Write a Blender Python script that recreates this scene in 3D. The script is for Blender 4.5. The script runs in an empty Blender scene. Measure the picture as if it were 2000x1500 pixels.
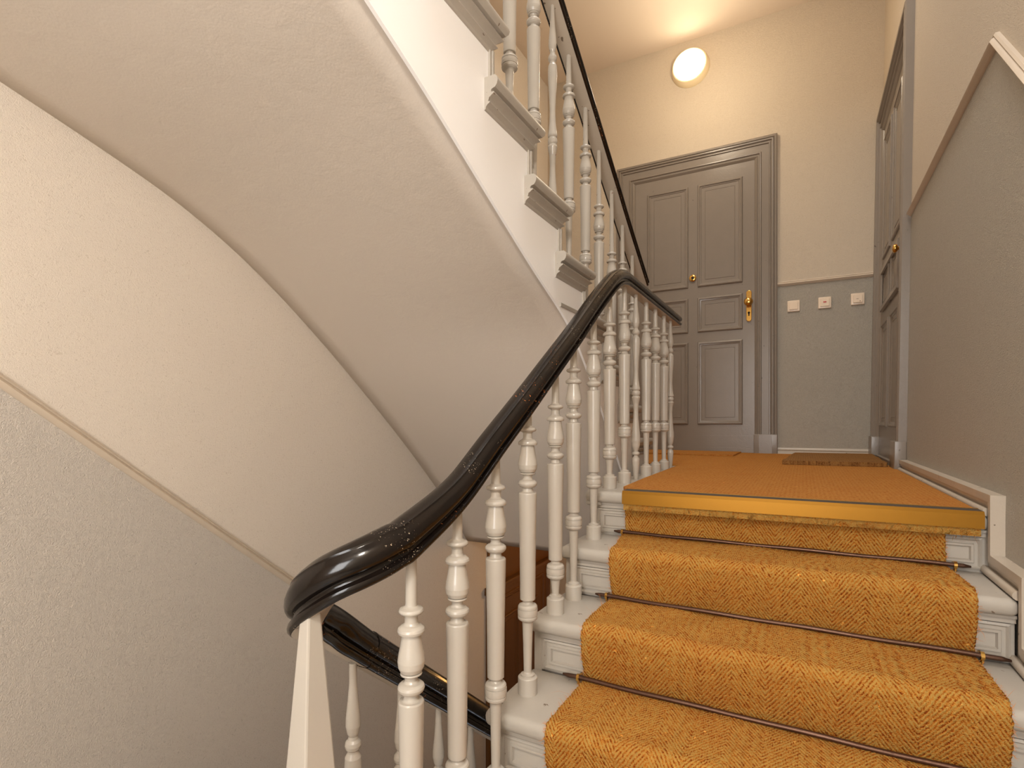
import bpy, bmesh, math, random
import numpy as np
from mathutils import Vector, Matrix
random.seed(7)
rng = np.random.default_rng(7)
sc = bpy.context.scene
COL = sc.collection
PI = math.pi

# ------------------------------------------------------------------ camera
YAW = math.atan2(570, 1049)                      # the stairs run along +Y, the camera is turned to the left
cam_d = bpy.data.cameras.new('camera'); cam = bpy.data.objects.new('camera', cam_d); COL.objects.link(cam)
cam.location = (0, 0, 0); cam.rotation_euler = (PI/2, 0, YAW)
cam_d.sensor_width = 36; cam_d.lens = 36*1049/2000
cam_d.shift_y = (825-750)/2000
cam_d.clip_start = .02
sc.camera = cam
# ------------------------------------------------------------------ world, lights, exposure
w = bpy.data.worlds.new('world'); sc.world = w; w.use_nodes = True
w.node_tree.nodes['Background'].inputs[0].default_value = (.82, .88, 1, 1)
w.node_tree.nodes['Background'].inputs[1].default_value = 1.0
sc.view_settings.view_transform = 'Standard'; sc.view_settings.look = 'None'
sc.view_settings.gamma = 1; sc.view_settings.exposure = 0.28

def area(name, loc, target, size, size_y, power, color):
    l = bpy.data.lights.new(name, 'AREA'); l.shape = 'RECTANGLE'; l.size = size; l.size_y = size_y
    l.energy = power; l.color = color
    o = bpy.data.objects.new(name, l); COL.objects.link(o); o.location = loc
    o.rotation_euler = (Vector(target)-Vector(loc)).to_track_quat('-Z', 'Y').to_euler(); return o
def point(name, loc, power, color, r=.05):
    l = bpy.data.lights.new(name, 'POINT'); l.energy = power; l.color = color; l.shadow_soft_size = r
    o = bpy.data.objects.new(name, l); COL.objects.link(o); o.location = loc; return o
# daylight through the window of the half landing behind the camera
area('window_daylight', (-.15, -1.78, .35), (-.5, 3, .0), 1.0, 1.5, 46, (1, .975, .95))
# the same kind of wall lamp as in the photo, on the ceiling of the half landing behind the camera
point('half_landing_lamp_light', (.22, -.42, 1.22), 62, (1, .965, .92), .14)
# unseen skylight, added to brighten the tread tops from above
area('added_skylight_fill', (-.25, 1.7, 4.95), (-.25, 1.7, 0), 1.0, 2.2, 84, (1, .975, .94))

# ------------------------------------------------------------------ materials
def lin(c):
    return tuple(((v/255)/12.92 if v/255 <= .04045 else ((v/255+.055)/1.055)**2.4) for v in c) + (1,)
class NT:
    def __init__(s, name):
        s.m = bpy.data.materials.new(name); s.m.use_nodes = True
        s.t = s.m.node_tree; s.b = s.t.nodes['Principled BSDF']
    def n(s, ty, **kw):
        n = s.t.nodes.new(ty)
        for k, v in kw.items(): setattr(n, k, v)
        return n
    def l(s, a, b): s.t.links.new(a, b)
    def val(s, sock, v):
        if hasattr(v, 'is_linked') or isinstance(v, bpy.types.NodeSocket): s.l(v, sock)
        else: sock.default_value = v
    def coord(s, kind='Object'): return s.n('ShaderNodeTexCoord').outputs[kind]
    def noise(s, vec, scale, detail=2, dist=0, rough=.5):
        n = s.n('ShaderNodeTexNoise'); s.l(vec, n.inputs['Vector'])
        n.inputs['Scale'].default_value = scale; n.inputs['Detail'].default_value = detail
        n.inputs['Distortion'].default_value = dist; n.inputs['Roughness'].default_value = rough
        return n.outputs['Fac']
    def ramp(s, f, p0, p1, c0=(0,0,0,1), c1=(1,1,1,1)):
        r = s.n('ShaderNodeValToRGB'); s.l(f, r.inputs[0]); e = r.color_ramp.elements
        e[0].position = p0; e[1].position = p1; e[0].color = c0; e[1].color = c1
        return r.outputs[0]
    def math(s, op, a, b=0.0, c=0.0):
        n = s.n('ShaderNodeMath', operation=op)
        for i, v in enumerate((a, b, c)): s.val(n.inputs[i], v)
        return n.outputs[0]
    def mix(s, f, a, b, bt='MIX'):
        n = s.n('ShaderNodeMix', data_type='RGBA', blend_type=bt)
        s.val(n.inputs['Factor'], f); s.val(n.inputs['A'], a); s.val(n.inputs['B'], b)
        return n.outputs['Result']
    def bump(s, h, strength=.5, dist=.002, normal=None):
        n = s.n('ShaderNodeBump'); n.inputs['Strength'].default_value = strength
        n.inputs['Distance'].default_value = dist; s.l(h, n.inputs['Height'])
        if normal is not None: s.l(normal, n.inputs['Normal'])
        return n.outputs[0]
    def out(s, col=None, rough=None, nrm=None, metal=None, spec=None):
        i = s.b.inputs
        if col is not None: s.val(i['Base Color'], col)
        if rough is not None: s.val(i['Roughness'], rough)
        if metal is not None: i['Metallic'].default_value = metal
        if spec is not None: i['Specular IOR Level'].default_value = spec
        if nrm is not None: s.l(nrm, i['Normal'])
        return s.m

def wallpaper(name, c, fleck, rough=.85, scale=1.0, strength=.5):
    """painted fibre wallpaper: short curly raised strokes"""
    t = NT(name); v = t.coord()
    n1 = t.noise(v, 95*scale, 3, 2.6, .55); n2 = t.noise(v, 210*scale, 2, 1.2)
    n3 = t.noise(v, 2.2, 3)
    fl = t.ramp(n1, .30, .42)
    col = t.mix(t.math('MULTIPLY', t.math('SUBTRACT', 1.0, fl), .55), lin(c), lin(fleck))
    col = t.mix(t.math('MULTIPLY', n3, .12), col, lin(fleck))
    h = t.math('ADD', t.math('MULTIPLY', t.ramp(n1, .3, .7), .8), t.math('MULTIPLY', n2, .35))
    return t.out(col, rough, t.bump(h, strength, .004), spec=.3)
def plaster(name, c, rough=.8, bump=.25):
    t = NT(name); v = t.coord()
    h = t.math('ADD', t.noise(v, 14, 4, .6), t.math('MULTIPLY', t.noise(v, 160, 2), .25))
    sp = t.ramp(t.noise(v, 55, 1), .215, .235, lin(tuple(int(x*.7) for x in c)), (1,1,1,1))
    return t.out(t.mix(1.0, lin(c), sp, 'MULTIPLY') if False else lin(c), rough, t.bump(h, bump, .006), spec=.25)
def paint(name, c, rough=.32, chips=.0, chipcol=(90, 60, 40), bump=.12, dirt=.15):
    t = NT(name); v = t.coord()
    n = t.noise(v, 9, 4); col = t.mix(t.math('MULTIPLY', n, dirt), lin(c), lin(tuple(int(x*.72) for x in c)))
    if chips:
        k = t.ramp(t.noise(v, 38, 2, .5), chips-.012, chips)
        col = t.mix(t.math('SUBTRACT', 1.0, k), col, lin(chipcol))
    h = t.noise(v, 60, 3, .8)
    return t.out(col, rough, t.bump(h, bump, .003), spec=.5)
def plain(name, c, rough=.5, metal=0.0, bump=0.0):
    t = NT(name)
    nrm = t.bump(t.noise(t.coord(), 120, 2), bump, .002) if bump else None
    return t.out(lin(c), rough, nrm, metal)

M = {}
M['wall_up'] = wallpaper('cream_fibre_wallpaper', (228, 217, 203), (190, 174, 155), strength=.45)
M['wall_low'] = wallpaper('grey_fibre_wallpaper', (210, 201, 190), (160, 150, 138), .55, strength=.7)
M['wall_up_landing'] = wallpaper('cream_fibre_wallpaper_landing', (206, 191, 170), (172, 154, 130), strength=.6)  # same wallpaper, dimmer light of the landing walls put into the colour
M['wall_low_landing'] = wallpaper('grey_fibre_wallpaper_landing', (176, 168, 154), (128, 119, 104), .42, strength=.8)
M['ceiling'] = plaster('ceiling_paint', (220, 203, 184))
M['soffit'] = plaster('soffit_plaster', (212, 201, 188), .75, .30)
M['string'] = plaster('white_string_paint', (250, 248, 246), .6, .10)
M['stair'] = paint('stair_greige_paint', (180, 172, 160), .38, .285, (120, 105, 90), .15, .35)
M['baluster'] = paint('baluster_cream_paint', (188, 180, 168), .25, .235, (120, 80, 55), .06, .15)
M['skirt'] = paint('skirting_greige_paint', (188, 175, 158), .35, .28, (110, 95, 80), .15, .35)
M['door'] = paint('door_taupe_paint', (134, 123, 111), .28, .24, (90, 78, 66), .18, .2)
M['rail_trim'] = paint('dado_rail_paint', (208, 192, 172), .45, 0, (0,0,0), .1, .2)
M['brass'] = plain('polished_brass', (225, 178, 96), .18, 1.0)
M['gold'] = plain('gold_anodised_nosing', (160, 112, 36), .36, .8)
M['rod'] = plain('bronze_stair_rod', (92, 66, 52), .38, .75, .2)
M['rubber'] = plain('dark_rubber_insert', (60, 50, 40), .7)
M['dark'] = plain('dark_hole', (12, 10, 8), .8)
M['ivory'] = plain('ivory_switch_plastic', (226, 206, 182), .3)
M['red'] = plain('red_indicator_window', (190, 40, 40), .3)
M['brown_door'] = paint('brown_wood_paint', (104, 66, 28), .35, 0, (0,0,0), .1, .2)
M['white_metal'] = plain('lamp_rim_cream', (238, 218, 178), .4)
M['concrete'] = plaster('lower_floor_plaster', (150, 130, 105))
M['exterior'] = plain('window_white_paint', (225, 222, 215), .4)

t = NT('black_handrail_lacquer'); v = t.coord()
base = t.mix(t.noise(v, 18, 3), lin((9, 8, 8)), lin((30, 22, 17)))
chip = t.math('MULTIPLY', t.ramp(t.noise(v, 260, 3, .6), .665, .685), t.ramp(t.noise(v, 7.5, 2), .52, .60))
worn = t.math('MULTIPLY', t.ramp(t.noise(v, 190, 3, .6), .66, .68), t.ramp(t.noise(v, 5.1, 2), .59, .64))
c = t.mix(chip, base, lin((196, 176, 150))); c = t.mix(worn, c, lin((190, 112, 58)))
M['rail'] = t.out(c, t.math('ADD', .10, t.math('MULTIPLY', t.noise(v, 30, 3), .14)), t.bump(t.noise(v, 26, 3, .4), .18, .004), spec=.42)

t = NT('lamp_glass_lit'); t.b.inputs['Base Color'].default_value = (1, .95, .85, 1)
t.b.inputs['Emission Color'].default_value = (1, .86, .62, 1); t.b.inputs['Emission Strength'].default_value = 9
M['lamp'] = t.m
t = NT('pane_glass'); t.b.inputs['Base Color'].default_value = (.9, .95, 1, 1); t.b.inputs['Alpha'].default_value = .25
t.b.inputs['Roughness'].default_value = .1; M['pane'] = t.m

def coir(name, herring, c_hi=(255, 204, 108), c_mid=(255, 162, 56), c_lo=(164, 66, 6), stripe=.0145):
    t = NT(name); uv = t.coord('UV'); ob = t.coord('Object')
    sep = t.n('ShaderNodeSeparateXYZ'); t.l(uv, sep.inputs[0]); x, s = sep.outputs[0], sep.outputs[1]
    wob = t.math('MULTIPLY', t.math('SUBTRACT', t.noise(ob, 30, 3), .5), .010)
    fine = t.noise(ob, 420, 3, .8); mid = t.noise(ob, 120, 3, 1.0); big = t.noise(ob, 6, 3)
    if herring:
        tri = t.math('PINGPONG', t.math('ADD', x, 5.0), .078)
        ph = t.math('ADD', t.math('ADD', s, t.math('MULTIPLY', tri, -1.5)), wob)
        st = t.math('SINE', t.math('MULTIPLY', ph, 2*PI/stripe))
        # twist of the yarn along each rib
        ph2 = t.math('SUBTRACT', t.math('MULTIPLY', tri, 1.0), t.math('MULTIPLY', s, .9))
        st2 = t.math('SINE', t.math('MULTIPLY', t.math('ADD', ph2, wob), 2*PI/.0125))
        h = t.math('ADD', t.math('MULTIPLY', st, .22), t.math('MULTIPLY', st2, .06))
        h = t.math('ADD', h, .42)
    else:
        st = t.math('SINE', t.math('MULTIPLY', t.math('ADD', s, wob), 2*PI/.012))
        st2 = t.math('SINE', t.math('MULTIPLY', t.math('ADD', x, wob), 2*PI/.014))
        h = t.math('ADD', t.math('MULTIPLY', st, .14), t.math('MULTIPLY', st2, .06)); h = t.math('ADD', h, .45)
    h = t.math('ADD', h, t.math('MULTIPLY', t.math('SUBTRACT', mid, .5), 1.3))
    h = t.math('ADD', h, t.math('MULTIPLY', t.math('SUBTRACT', fine, .5), 1.4))
    r = t.n('ShaderNodeValToRGB'); t.l(h, r.inputs[0]); e = r.color_ramp.elements
    e[0].position = .0; e[0].color = lin(c_lo); e[1].position = .60; e[1].color = lin(c_hi)
    m = r.color_ramp.elements.new(.27); m.color = lin(c_mid)
    col = t.mix(t.math('MULTIPLY', t.ramp(t.noise(ob, 45, 3), .27, .22), .45), r.outputs[0], lin((90, 48, 14)))
    col = t.mix(t.math('MULTIPLY', t.ramp(big, .5, .8), .2), col, lin(c_lo))
    return t.out(col, .88, t.bump(h, .9, .0052), spec=.15)
M['coir'] = coir('herringbone_coir', True)
M['coir_flat'] = coir('flat_coir', False, (255, 184, 94), (240, 148, 60), (180, 88, 26))
M['mat'] = coir('brown_coir_doormat', False, (214, 160, 92), (170, 116, 62), (80, 46, 20), .02)
M['fibre'] = plain('loose_coir_fibre', (206, 128, 48), .8)

# ------------------------------------------------------------------ helpers
def tag(o, label=None, cat=None, group=None, kind=None):
    if label: o['label'] = label
    if cat: o['category'] = cat
    if group: o['group'] = group
    if kind: o['kind'] = kind
    return o
def empty(name, loc=(0, 0, 0)):
    o = bpy.data.objects.new(name, None); COL.objects.link(o); o.location = loc; o.empty_display_size = .05
    return o
def mesh(name, V, F, mats, parent=None, smooth=False, mi=None, uv=None):
    """world-space vertices; the object's origin is moved to the middle of its base"""
    me = bpy.data.meshes.new(name)
    V = [tuple(map(float, v)) for v in V]
    me.from_pydata(V, [], [tuple(f) for f in F])
    for m in (mats if isinstance(mats, (list, tuple)) else [mats]): me.materials.append(m)
    if mi is not None: me.polygons.foreach_set('material_index', mi)
    if uv is not None:
        L = me.uv_layers.new(name='UVMap')
        li = np.empty(len(me.loops), dtype=np.int32); me.loops.foreach_get('vertex_index', li)
        L.data.foreach_set('uv', np.asarray(uv, dtype=np.float32)[li].ravel())
    bm = bmesh.new(); bm.from_mesh(me); bmesh.ops.recalc_face_normals(bm, faces=bm.faces); bm.to_mesh(me); bm.free()
    if smooth:
        me.polygons.foreach_set('use_smooth', [True]*len(me.polygons))
    me.update()
    o = bpy.data.objects.new(name, me); COL.objects.link(o)
    a = np.array(V); c = Vector(((a[:, 0].min()+a[:, 0].max())/2, (a[:, 1].min()+a[:, 1].max())/2, a[:, 2].min()))
    me.transform(Matrix.Translation(-c)); 
    if parent is not None:
        o.parent = parent; o.location = c - world_loc(parent)
    else: o.location = c
    return o
def world_loc(o):
    l = Vector(o.location); p = o.parent
    while p is not None: l += Vector(p.location); p = p.parent
    return l
class MB:
    def __init__(s): s.V = []; s.F = []; s.I = []
    def add(s, V, F, i=0):
        n = len(s.V); s.V += [tuple(v) for v in V]; s.F += [tuple(k+n for k in f) for f in F]; s.I += [i]*len(F); return s
    def box(s, x0, x1, y0, y1, z0, z1, bev=0, i=0):
        if bev:
            bm = bmesh.new(); bmesh.ops.create_cube(bm, size=1)
            for v in bm.verts: v.co = ((x0+x1)/2+v.co.x*(x1-x0), (y0+y1)/2+v.co.y*(y1-y0), (z0+z1)/2+v.co.z*(z1-z0))
            bmesh.ops.bevel(bm, geom=bm.edges[:], offset=bev, segments=4, profile=.5, affect='EDGES')
            bm.verts.index_update()
            s.add([v.co[:] for v in bm.verts], [[v.index for v in f.verts] for f in bm.faces], i); bm.free()
        else:
            V = [(x, y, z) for x in (x0, x1) for y in (y0, y1) for z in (z0, z1)]
            s.add(V, [(0,1,3,2),(4,6,7,5),(0,4,5,1),(2,3,7,6),(0,2,6,4),(1,5,7,3)], i)
        return s
    def prism(s, pts, axis, a, b, i=0, caps=True):
        """pts: 2D polygon; axis 'x': (y,z), 'y': (x,z), 'z': (x,y)"""
        f = {'x': lambda p, c: (c, p[0], p[1]), 'y': lambda p, c: (p[0], c, p[1]), 'z': lambda p, c: (p[0], p[1], c)}[axis]
        n = len(pts); V = [f(p, a) for p in pts]+[f(p, b) for p in pts]
        F = [(k, (k+1) % n, (k+1) % n+n, k+n) for k in range(n)]
        if caps: F += [tuple(range(n)), tuple(range(2*n-1, n-1, -1))]
        return s.add(V, F, i)
    def sweep(s, prof, frames, closed_prof=True, closed_path=False, caps=True, i=0, ifun=None):
        """prof: [(a,b)]; frames: [(origin, A, B)]"""
        n = len(prof); V = []; F = []; I = []
        for o, A, B in frames:
            for a, b in prof: V.append(Vector(o)+Vector(A)*a+Vector(B)*b)
        m = len(frames); e = n if closed_prof else n-1
        for j in range(m if closed_path else m-1):
            for k in range(e):
                k2 = (k+1) % n; j2 = (j+1) % m
                F.append((j*n+k, j*n+k2, j2*n+k2, j2*n+k)); I.append(ifun(k) if ifun else i)
        if caps and closed_prof and not closed_path:
            F.append(tuple(range(n))); F.append(tuple((m-1)*n+k for k in range(n-1, -1, -1))); I += [i, i]
        q = len(s.V); s.V += [tuple(v) for v in V]; s.F += [tuple(k+q for k in f) for f in F]; s.I += I
        return s
    def lathe(s, prof, c, seg=24, i=0, axis='z'):
        """prof [(r,h)] about an axis through c"""
        V = []; F = []; n = len(prof)
        for r, h in prof:
            for k in range(seg):
                a = 2*PI*k/seg; p = (r*math.cos(a), r*math.sin(a))
                if axis == 'z': V.append((c[0]+p[0], c[1]+p[1], c[2]+h))
                elif axis == 'y': V.append((c[0]+p[0], c[1]+h, c[2]+p[1]))
                else: V.append((c[0]+h, c[1]+p[0], c[2]+p[1]))
        for j in range(n-1):
            for k in range(seg):
                k2 = (k+1) % seg; F.append((j*seg+k, j*seg+k2, (j+1)*seg+k2, (j+1)*seg+k))
        F.append(tuple(range(seg-1, -1, -1))); F.append(tuple((n-1)*seg+k for k in range(seg)))
        return s.add(V, F, i)
    def build(s, name, mats, parent=None, smooth=False):
        return mesh(name, s.V, s.F, mats, parent, smooth, s.I)
def shade(o, deg=35):
    """smooth shading that keeps edges sharper than deg"""
    me = o.data; me.polygons.foreach_set('use_smooth', [True]*len(me.polygons))
    me.set_sharp_from_angle(angle=math.radians(deg)); return o
def moulding_frame(mb, x0, x1, z0, z1, pl, prof, axis='y', sgn=-1, i=0):
    """mitred picture-frame moulding. prof [(inward, out)] ; plane y=pl (or x=pl), sticking out towards sgn"""
    c = [(x0, z0, 1, 1), (x1, z0, -1, 1), (x1, z1, -1, -1), (x0, z1, 1, -1)]
    fr = []
    V = []; n = len(prof); F = []
    for (x, z, dx, dz) in c:
        for a, b in prof:
            if axis == 'y': V.append((x+dx*a, pl+sgn*b, z+dz*a))
            else: V.append((pl+sgn*b, x+dx*a, z+dz*a))
    for j in range(4):
        for k in range(n):
            k2 = (k+1) % n; j2 = (j+1) % 4
            F.append((j*n+k, j*n+k2, j2*n+k2, j2*n+k))
    mb.add(V, F, i)
def structure(o, label=None): o['kind'] = 'structure'; return o
def lean(o):
    """the right-hand wall leans outwards a little with height"""
    for p in [o]+list(o.children_recursive):
        if p.type == 'MESH':
            wl = world_loc(p)
            for v in p.data.vertices:
                z = v.co.z+wl.z+.27
                if z > 0: v.co.x += .016*z
    return o

# ------------------------------------------------------------------ key dimensions (metres, eye at z = 0)
ZL = -.27                       # landing
RS, XR, XW = .17, .47, .495     # riser, stair end at the wall, right wall plane
XLW = -2.3                      # left wall
RY = [2.05, 1.80, 1.54, 1.285, 1.03, .775, .52, .265]     # riser planes of our flight, top first
TZ = [ZL-RS*i for i in range(9)]                          # tread i is in front of riser i-1
YF = 5.0
CEIL = 3.43

# ------------------------------------------------------------------ walls
def line_z(pts, y):
    for (a, za), (b, zb) in zip(pts, pts[1:]):
        if a <= y <= b: return za+(zb-za)*(y-a)/(b-a)
LDADO = [(-1.95, 2.36), (.742, .134), (3.76, -2.40)]
RDADO = [(-1.95, -1.75), (1.60, .65), (2.13, 1.160), (3.64, 1.150)]
# left wall: two tones meeting at the dado rail
mb = MB()
mb.prism([(-1.95, -4.2), (3.76, -4.2), (3.76, -2.40), (.742, .134), (-1.95, 2.36)], 'x', XLW-.1, XLW, 0)
mb.prism([(-1.95, 2.36), (.742, .134), (3.76, -2.40), (3.76, -4.2), (5.0, -4.2), (5.0, 3.6), (-1.95, 5.2)], 'x', XLW-.1, XLW, 1)
structure(mb.build('wall_left', [M['wall_low'], M['wall_up']]))
mb = MB()
yc = -1.95+3.55*(ZL+1.75)/2.40
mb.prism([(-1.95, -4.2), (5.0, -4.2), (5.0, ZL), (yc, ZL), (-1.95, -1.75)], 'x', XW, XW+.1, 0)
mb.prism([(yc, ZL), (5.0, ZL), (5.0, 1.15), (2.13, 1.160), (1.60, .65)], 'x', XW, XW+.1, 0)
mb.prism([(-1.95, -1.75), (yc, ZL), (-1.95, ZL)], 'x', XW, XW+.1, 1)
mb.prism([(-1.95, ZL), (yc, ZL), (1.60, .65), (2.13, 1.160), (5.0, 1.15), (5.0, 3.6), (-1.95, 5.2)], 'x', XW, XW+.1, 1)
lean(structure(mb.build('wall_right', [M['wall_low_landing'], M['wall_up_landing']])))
mb = MB()
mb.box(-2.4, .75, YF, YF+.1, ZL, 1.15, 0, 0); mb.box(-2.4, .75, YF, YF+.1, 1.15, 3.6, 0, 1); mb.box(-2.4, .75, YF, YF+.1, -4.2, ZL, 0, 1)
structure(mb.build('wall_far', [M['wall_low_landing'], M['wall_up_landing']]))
mb = MB()   # wall behind the camera with the two stairwell windows
for (x0, x1, z0, z1) in [(-2.4, -.75, -4.2, 5.3), (.45, .75, -4.2, 5.3), (-.75, .45, -4.2, -.55), (-.75, .45, 1.25, 5.3)]:
    mb.box(x0, x1, -2.0, -1.9, z0, z1)
structure(mb.build('wall_back', M['wall_up']))
for k, (z0, z1) in enumerate([(-.55, 1.25)]):
    mb = MB()
    for a in ((-.75, -.70, z0, z1), (.40, .45, z0, z1), (-.75, .45, z0, z0+.05), (-.75, .45, z1-.05, z1), (-.175, -.125, z0, z1), (-.75, .45, z0+.62*(z1-z0), z0+.62*(z1-z0)+.04)):
        mb.box(a[0], a[1], -1.98, -1.92, a[2], a[3])
    f = structure(mb.build('window_%d' % (k+1), M['exterior']))
    MB().box(-.70, .40, -1.955, -1.95, z0+.05, z1-.05).build('pane', M['pane'], f)
structure(MB().box(-2.4, .75, 3.45, 5.1, CEIL, CEIL+.15).build('ceiling', M['ceiling']))
mb = MB()      # unseen roof of the stairwell, opened for the added skylight
for (x0, x1, y0, y1) in [(-2.4, -.85, -2, 3.6), (.35, .75, -2, 3.6), (-.85, .35, -2, .55), (-.85, .35, 2.85, 3.6)]: mb.box(x0, x1, y0, y1, 5.05, 5.2)
mb.box(-2.4, .75, 3.45, 3.55, CEIL+.15, 5.05)
structure(mb.build('ceiling_stairwell', M['ceiling']))
mb = MB()
for (x0, x1, y0, y1) in [(-.85, -.80, .55, 2.85), (.30, .35, .55, 2.85), (-.80, .30, .55, .60), (-.80, .30, 2.80, 2.85), (-.27, -.23, .60, 2.80)]: mb.box(x0, x1, y0, y1, 5.06, 5.12)
f = structure(mb.build('window_3', M['exterior'])); MB().box(-.80, .30, .60, 2.80, 5.13, 5.135).build('pane', M['pane'], f)  # frame and pane of the added skylight, out of view

# ------------------------------------------------------------------ floors
mb = MB()
mb.box(-.735, .60, 2.05, 5.0, -.62, ZL)                       # landing in front of our flight
mb.box(-2.3, -.735, 3.33, 5.0, -.62, ZL)
mb.box(-2.3, .49, 3.50, 3.75, -.92, -.62)                    # beam that carries the landing
structure(mb.build('floor', M['stair']))
mb = MB(); mb.box(-2.4, .6, 2.9, 5.0, -4.2, -4.05)
structure(mb.build('floor_lower_landing', M['concrete']))
mb = MB(); mb.box(-2.3, .49, -1.9, -.0, -1.60, -1.46); mb.box(-2.3, -.78, 0, .9, -1.60, -1.46)
structure(mb.build('floor_half_landing', M['stair']))
mb = MB(); mb.box(-2.3, .49, -1.9, -.25, 1.42, 1.65)
structure(mb.build('floor_upper_half_landing', M['soffit']))

# ------------------------------------------------------------------ dado rails
DP = [(0, 0), (0, .010), (.006, .014), (.010, .010), (.014, .018), (.020, .022), (.026, .018), (.030, .010), (.034, .008), (.036, 0)]   # (down, out)
def dado(name, pts3, out, name_mat=None):
    mb = MB(); n = len(pts3); fr = []
    for k in range(n):
        a = Vector(pts3[max(k-1, 0)]); b = Vector(pts3[k]); c = Vector(pts3[min(k+1, n-1)])
        d1 = (b-a).normalized() if k else (c-b).normalized(); d2 = (c-b).normalized() if k < n-1 else d1
        o = Vector(out); u1 = o.cross(d1).normalized(); u2 = o.cross(d2).normalized()
        u = (u1+u2).normalized(); u /= max(.3, u.dot(u1))
        if u.z > 0: u = -u
        fr.append((b-u*.018, u, o))
    mb.sweep(DP, fr)
    return structure(shade(mb.build(name, name_mat or M['rail_trim']), 50))
dado('trim_1', [(XLW, y, z) for y, z in LDADO], (1, 0, 0))
lean(dado('trim_2', [(XW, y, z) for y, z in RDADO], (-1, 0, 0)))
dado('trim_3', [(-.195, YF, 1.15), (XW+.02, YF, 1.15)], (0, -1, 0))

# ------------------------------------------------------------------ skirting
BP = [(0, 0), (0, .022), (.030, .022), (.036, .014), (.044, .020), (.050, .012), (.058, .008), (.062, 0)]    # (up, out)
mb = MB(); fr = [((x, YF, ZL), (0, 0, 1), (0, -1, 0)) for x in (-.195, XW)]
mb.sweep(BP, fr); mb.lathe([(.010, 0), (.010, .68)], (-.19, YF-.028, ZL+.008), 10, 0, 'x')
structure(shade(mb.build('baseboard_far', M['skirt']), 30))
# stepped skirting that follows the landing and each step on the right wall
top = [(3.625, ZL+.064)]
for i in range(6):
    top += [(RY[i]-.073, TZ[i]+.064), (RY[i]-.073, TZ[i+1]+.064)]
top += [(-.0, TZ[6]+.064)]
def offset_poly(o):      # the same stepped line, o metres lower/back
    p = [(3.625, ZL+.064-o)]
    for i in range(6): p += [(RY[i]-.073+o, TZ[i]+.064-o), (RY[i]-.073+o, TZ[i+1]+.064-o)]
    return p+[(0, TZ[6]+.064-o)]
mb = MB()
def stepped_band(o0, o1, xin):
    a, b = offset_poly(o0), offset_poly(o1); n = len(a)
    for k in range(n-1):
        q = [a[k], a[k+1], b[k+1], b[k]]
        mb.prism(q, 'x', xin, XW+.01)
stepped_band(.034, .074, XR+.004); stepped_band(0, .022, XR-.008); stepped_band(.022, .034, XR-.002)
base = structure(mb.build('baseboard_right', M['skirt']))
mb = MB()
for i in range(7):
    y1 = 3.62 if i == 0 else RY[i-1]; y0 = RY[i]+.0 if i else RY[0]-.03
    if i: y0 = RY[i]-.035
    mb.lathe([(.012, 0), (.012, y1-y0)], (XR-.004, y0, TZ[i]+.010), 10, 0, 'y')
shade(structure(mb.build('trim_4', M['skirt'])), 40)

# ------------------------------------------------------------------ our flight of stairs
RP = [(0, 0), (0, .007), (.006, .010), (.010, .004), (.018, .004), (.020, .010), (.026, .010), (.029, .002), (.030, 0)]
def panel_riser(name, x0, x1, z0, z1, y, parent, mat, sgn=-1):
    o = MB().box(x0, x1, y-.001 if sgn < 0 else y-.02, y+.02 if sgn < 0 else y+.001, z0, z1).build(name, mat, parent)
    mb = MB(); moulding_frame(mb, x0+.008, x1-.008, z0+.006, z1-.026, y, RP, 'y', sgn)
    mb.box(x0, x1, y-.012, y, z1-.022, z1-.004); mb.box(x0, x1, y-.02, y, z1-.008, z1)
    p = shade(mb.build('riser_moulding', mat, o), 30)
    return o
flight = tag(empty('staircase', (-.1, 1.0, TZ[7])), 'greige painted wooden stairs with panelled risers carrying the orange runner', 'staircase')
for i in range(8):
    if i == 0:
        o = MB().box(-.765, XR, RY[0]-.042, RY[0]+.03, ZL-.045, ZL, .019).build('nosing', M['stair'], flight)
        shade(o, 60)
    else:
        o = MB().box(-.765, XR, (RY[i] if i < 8 else 0)-.042, RY[i-1]+.004, TZ[i]-.045, TZ[i], .019).build('tread', M['stair'], flight)
        shade(o, 60)
    if i < 7:
        panel_riser('riser', -.728, XR-.002, TZ[i+1], TZ[i]-.044, RY[i], flight, M['stair'])
# side string towards the well
pts = []
for i in range(7): pts += [(RY[i], TZ[i]-.045), (RY[i], TZ[i+1]-.045)]
pts += [(RY[6]-.25, TZ[7]-.045), (RY[6]-.25, TZ[7]-.25), (2.3, ZL-.45), (2.3, ZL-.045)]
MB().prism(pts, 'x', -.755, -.729).build('side_string', M['stair'], flight)
MB().prism([(2.05, ZL-.20), (.265, TZ[7]-.20), (.265, TZ[7]-.24), (2.05, ZL-.45)], 'x', -.73, .48).build('underside', M['soffit'], flight)
# landing edge under the landing balusters
structure(shade(MB().box(-.765, -.70, 2.02, 3.34, ZL-.06, ZL+.001, .012).box(-.757, -.735, 2.05, 3.34, -.66, ZL-.05).build('trim_5', M['stair']), 60))

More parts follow.
